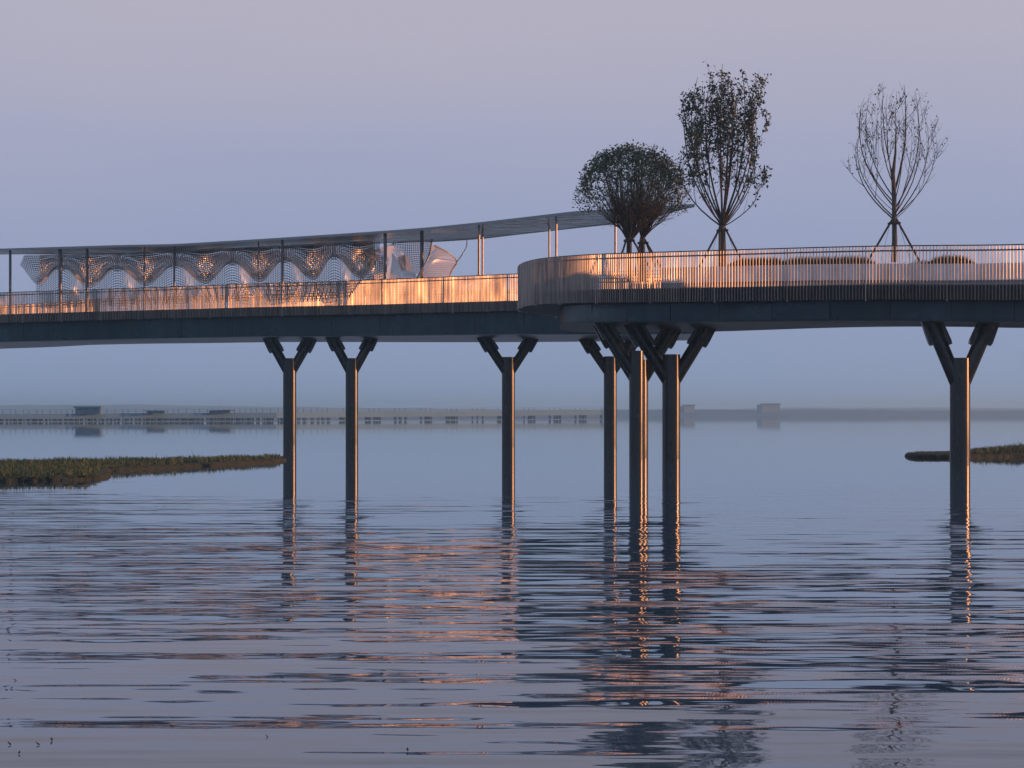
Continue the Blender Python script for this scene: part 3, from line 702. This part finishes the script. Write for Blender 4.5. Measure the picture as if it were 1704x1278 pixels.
def stakes(label, px, D, ty, feet, spread, tie_y):
    b = P(px, ty, D); e_ = empty('tree_stakes', P(px, feet[0][1], D), label, 'stakes')
    for fx, fy, dd in feet:
        f_ = P(fx, fy, D+dd); tx = b + Vector((math.copysign(.13, fx-px) if abs(fx-px) > 4 else 0, -.05 if dd < 0 else .05, 0))
        m = MB(); m.tube([f_, tx + (tx-f_).normalized()*.12], .045, 7); m.build('pole', M['stake'], e_, True)
    m = MB(); c = P(px, tie_y, D); m.box(c.x-.24, c.x+.24, c.y-.19, c.y-.14, c.z-.05, c.z+.03); m.box(c.x-.24, c.x+.24, c.y+.14, c.y+.19, c.z-.05, c.z+.03); m.build('cross_tie', M['stake'], e_)
    m = MB(); m.tube([P(px-8, tie_y+6, D-.4), P(px-22, feet[0][1]-6, D-.9)], .008, 4); m.tube([P(px+9, tie_y+6, D-.4), P(px+27, feet[0][1]-6, D-.9)], .008, 4); m.build('guy_wire', M['stake'], e_)
PI = math.pi
# sparse tree on the right: (start row, azimuth, reach px, top row, radius)
st3 = [(366, PI, 72, 215, .032), (362, 2.7, 74, 190, .028), (345, 3.5, 72, 165, .030), (338, 3.0, 62, 168, .026), (330, PI, 50, 155, .028), (322, 4.2, 40, 160, .022), (310, 2.3, 34, 150, .024),
       (300, 3.6, 22, 146, .03), (285, 1.2, 14, 150, .026), (320, .4, 26, 140, .05), (350, -.2, 48, 152, .034), (358, .5, 62, 170, .030), (362, 0, 76, 205, .026), (364, -.5, 66, 185, .028), (340, .9, 40, 158, .022), (360, 5.2, 45, 200, .02), (366, .1, 62, 240, .016), (352, 3.3, 64, 230, .014)]
vase_tree('sparse_tree', 'nearly leafless vase shaped tree at the right of the platform', 1488, 85, 436, 362, st3, 2.2, .10, 16, 21, 0, 'leaf_dark', .115,
          lambda z, az: .28 + .5*max(0, min(1, (z-11.5)/3)), 'bark2', [(330, .10, 0), (290, .085, -2), (255, .05, 2), (215, .02, 3)])
stakes('three dark props leaning on the trunk of the sparse right tree', 1488, 85, 368, [(1441, 440, -.4), (1533, 440, -.4), (1490, 436, 1.1)], 0, 371)
st2 = [(378, PI, 80, 235, .036), (376, 2.9, 72, 150, .042), (372, 3.4, 62, 130, .046), (370, 2.6, 44, 150, .04), (368, 3.3, 34, 118, .05), (366, 4.4, 20, 140, .04), (366, 1.7, 12, 104, .05),
       (370, .6, 24, 130, .06), (372, .1, 44, 115, .055), (374, -.4, 58, 125, .046), (376, .3, 62, 165, .04), (378, 0, 66, 170, .034), (378, -.2, 68, 290, .026), (377, 5.0, 30, 160, .036), (376, 1.2, 32, 122, .036), (377, 3.7, 66, 210, .03), (379, 2.4, 60, 190, .03), (379, .2, 64, 215, .026)]
vase_tree('leafy_tree', 'tall vase shaped tree with dark leafy top, middle of the platform trees', 1202, 88.5, 449, 376, st2, 9.0, .14, 30, 5, 0, 'leaf_dark', .15,
          lambda z, az: max(.12, min(1.1, (z-9.9)/3.6)), 'bark2', nsec=3)
stakes('three dark props leaning on the trunk of the tall leafy tree', 1202, 88.5, 381, [(1164, 444, -.4), (1240, 444, -.4), (1197, 447, -1.0)], 0, 383)
def round_tree(label, px, D, by, split_y, cx, cy, rx, ry, nb, nl, leafs, seed, lowfrac, lm_name):
    r = random.Random(seed); e_ = empty('round_tree', P(px, by, D), label, 'tree', 'round crowned trees by the canopy tip')
    s = D/F; base = P(px, by, D); sp_ = P(px, split_y, D); c = P(cx, cy, D)
    m = MB(); m.tube([base, base.lerp(sp_, .6), sp_], [.15, .125, .115], 10); m.build('trunk', M['bark'], e_, True)
    lm = MB()
    for k in range(nb):
        a = 2*PI*k/nb + r.uniform(-.2, .2); el = r.uniform(-.12, 1.5)
        tip = c + Vector((math.cos(a)*math.cos(el)*rx*s, math.sin(a)*math.cos(el)*rx*s*.9, math.sin(el)*ry*s if el > 0 else math.sin(el)*ry*s*2))*r.uniform(.9, 1.0)
        mid = sp_.lerp(tip, .45) + Vector((0, 0, -.12*(1-abs(math.sin(el))))) + Vector((math.cos(a), math.sin(a), 0))*.25*math.sin(max(el, 0))
        mm = MB(); path = cr([sp_ + Vector((0,0,-.25*r.random())), sp_.lerp(mid, .5) + Vector((r.gauss(0,.05), r.gauss(0,.05), 0)), mid, tip], 3)
        mm.tube(path, [.042*(1-.8*i/(len(path)-1)) for i in range(len(path))], 5)
        for j in range(20):
            t = r.uniform(.3, .95); q, d = at(path, t)
            dd = (d + Vector((r.gauss(0,.4), r.gauss(0,.4), r.gauss(.1,.35)))).normalized(); Lt = r.uniform(.35, 1.0)*(1.25-t)*1.2
            e1 = q + dd*Lt; o_ = e1 - c
            rr_ = math.sqrt((o_.x/(rx*s))**2 + (o_.y/(rx*s*.9))**2 + (o_.z/(ry*s))**2)
            if rr_ > 1.04: e1 = c + o_/rr_*1.02
            mm.tube([q, q.lerp(e1, .5)+Vector((0,0,.03)), e1], [.012, .008, .004], 3, False)
            for z_ in range(2):
                e2 = q.lerp(e1, r.uniform(.4,.9)); e3 = e2 + (dd + Vector((r.gauss(0,.5), r.gauss(0,.5), r.gauss(0,.4)))).normalized()*.35
                mm.tube([e2, e3], [.006, .003], 3, False)
        mm.build('branch', M['bark'], e_, True)
    for _ in range(nl):
        a = r.uniform(0, 2*PI); el = math.asin(r.uniform(-.35, 1)); rad = 1.03 - abs(r.gauss(0, .10))
        if el < .35 and r.random() > lowfrac + (el+.36)*.7*(1-lowfrac): continue
        bumpy = 1 + .05*math.sin(a*5+el*4) + .04*math.sin(a*9-el*7)
        q = c + Vector((math.cos(a)*math.cos(el)*rx*s, math.sin(a)*math.cos(el)*rx*s*.9, math.sin(el)*ry*s))*rad*bumpy
        for _k in range(3): leafq(lm, q + Vector((r.gauss(0,.06), r.gauss(0,.06), r.gauss(0,.05))), leafs*r.uniform(.6, 1.3), r)
    tag(lm.build('leaves', M[lm_name], e_), kind='stuff')
round_tree('round crowned bushy tree in front of the canopy tip, the larger and left one', 1047, 90, 469, 396, 1050, 325, 88, 80, 46, 4300, .11, 2, .2, 'leaf_mid')
round_tree('smaller thin leaved round tree leaning right between bushy and tall trees', 1069, 93, 468, 394, 1095, 332, 52, 70, 30, 1000, .085, 8, .25, 'leaf_dark')
stakes('dark props around the trunk of the large round tree', 1047, 90, 398, [(1027, 450, -.5), (1085, 452, -.8), (1050, 455, 1)], 0, 400)
stakes('dark props around the right trunk of the round trees', 1070, 92, 402, [(1104, 452, -.6), (1091, 444, .8), (1056, 460, -.2)], 0, 404)

# ------------------------------------------------------------------ marsh islands
def island(name, label, front, back, h0, h1, nblade, bh, seed, tall=None):
    r = random.Random(seed); rowp = lambda px, py: Vector((X(px, 6800/(py-HY)), 6800/(py-HY), 0))
    fr = cr([rowp(*p) for p in front], 14); bk = cr([rowp(*p) for p in back], 14)
    loop = [Vector((p.x + r.gauss(0,.04), p.y + r.gauss(0,.04), 0)) for p in fr + bk]
    cen = sum(loop, Vector()) / len(loop); n = len(loop); m = MB()
    # rings: the local inward direction keeps the rim width even along the long shape
    inn = []
    area = sum(loop[i].x*loop[(i+1)%n].y - loop[(i+1)%n].x*loop[i].y for i in range(n))
    for i in range(n):
        t = (loop[(i+1)%n] - loop[i-1]).normalized(); q = Vector((-t.y, t.x, 0)) * (1 if area > 0 else -1); inn.append(q)
    prof = [(0, -.25), (-.03, .05), (.02, h0*.6), (.10, h0*.93), (.28, h0)]
    for d, z in prof:
        for i in range(n):
            p = loop[i] + inn[i]*d; m.v.append((p.x + r.gauss(0,.012), p.y, z + (r.gauss(0, .014) if z > .03 else 0)))
    for k in range(len(prof)-1):
        for i in range(n): m.f.append((k*n+i, k*n+(i+1)%n, (k+1)*n+(i+1)%n, (k+1)*n+i))
    top = (len(prof)-1)*n
    for t in tessellate_polygon([[Vector(m.v[top+i]) for i in range(n)]]): m.f.append(tuple(top+i for i in t))
    tag(m.build(name, M['mud'], None, True), label, 'island', kind='structure')
    # grass
    g = MB(); poly = [Vector(m.v[top+i]) for i in range(n)]; tris = tessellate_polygon([poly])
    ar = [max(1e-6, ((poly[b]-poly[a]).cross(poly[c]-poly[a])).length) for a, b, c in tris]; cum = np.cumsum(ar); tot = cum[-1]
    for _ in range(nblade):
        a, b, c = tris[min(int(np.searchsorted(cum, r.random()*tot)), len(tris)-1)]
        u, v = r.random(), r.random()
        if u+v > 1: u, v = 1-u, 1-v
        p = poly[a]*(1-u-v) + poly[b]*u + poly[c]*v
        hh = bh * r.uniform(.45, 1.0) * (1 + .3*math.sin(p.x*2.1)*math.sin(p.y*1.3))
        if r.random() < .006: hh *= 1.7
        if tall: hh *= tall(852 + p.x/p.y*F)
        blades(g, p.x, p.y, h0-.02, hh, .014 + .01*r.random(), r, .22)
    for _ in range(n*14):                      # mossy fringe hanging over the rim
        i = r.randrange(n); d = r.uniform(.0, .3); p = loop[i].lerp(loop[(i+1)%n], r.random()) + inn[i]*d
        blades(g, p.x, p.y, h0*(.55+.4*min(1, d/.15)), r.uniform(.02,.06), .01, r, .8)
    return g
g = island('marsh_island', 'low grassy brown edged marsh island reaching from the left edge to the first pier',
       [(-400, 806), (-80, 803), (0, 802), (60, 801), (120, 799.5), (160, 798), (177, 794), (180, 788), (182, 784.5), (205, 783), (260, 780), (330, 776.5), (420, 771.5), (462, 768.5), (476, 766)],
       [(470, 764.8), (430, 766), (330, 769), (180, 772), (0, 774.5), (-80, 776), (-400, 779)], .13, 0, 26000, .22, 5)
tag(g.build('marsh_grass', M['reed']), 'short spiky marsh grass covering the left island', 'grass', kind='stuff')
g = island('marsh_island', 'small low grassy island at the right edge behind the big pier',
       [(1508, 758.5), (1513, 761), (1540, 762), (1600, 762), (1660, 761), (1704, 760), (1900, 758)],
       [(1900, 750), (1704, 751.5), (1620, 754), (1560, 756.5), (1520, 757)], .16, 0, 9000, .26, 6, lambda px: interp(px, (1520, 1590, 1625, 1704, 1900), (.12, .25, .8, 1.35, 1.5)))
tag(g.build('marsh_grass', M['reed']), 'marsh grass and reeds growing on the small right island', 'grass', kind='stuff')

# ------------------------------------------------------------------ floating bits
rl_ = random.Random(5)
for px, py in ((86, 1233), (63, 1240), (16, 1240), (20, 1146), (25, 1133), (444, 1227), (32, 1255), (678, 1250)):
    D = F*HC/(py-HY); x = X(px, D); a = rl_.uniform(0, 3.1); l_ = rl_.uniform(.010, .020); ca, sa = math.cos(a)*l_, math.sin(a)*l_
    m = MB(); n0 = 0; p = [(-1, 0, .002), (-.3, .45, .010), (.5, .4, .014), (1.1, 0, .022), (.5, -.4, .012), (-.3, -.45, .008)]
    m.v = [(x + u*ca - v*sa, D + u*sa + v*ca, z) for u, v, z in p] + [(x, D, .003)]
    m.f = [(i, (i+1) % 6, 6) for i in range(6)]
    tag(m.build('floating_leaf', M['soil']), 'tiny curled dark leaf afloat on the rippled water in the foreground', 'leaf', 'small dark leaves floating on the water')

# ------------------------------------------------------------------ haze
hz = MB(); hz.box(-1600, 1600, -60, 3200, -1.0, 18.6)
hm = bpy.data.materials.new('haze'); hm.use_nodes = True; t = hm.node_tree; t.nodes.clear()
pv = t.nodes.new('ShaderNodeVolumePrincipled'); oo = t.nodes.new('ShaderNodeOutputMaterial')
pv.inputs['Color'].default_value = (.54, .86, 1.0, 1); pv.inputs['Density'].default_value = .0005; pv.inputs['Anisotropy'].default_value = .6
t.links.new(pv.outputs[0], oo.inputs['Volume'])
tag(hz.build('haze', hm), 'thin blue evening haze over the lake', 'haze', kind='stuff')
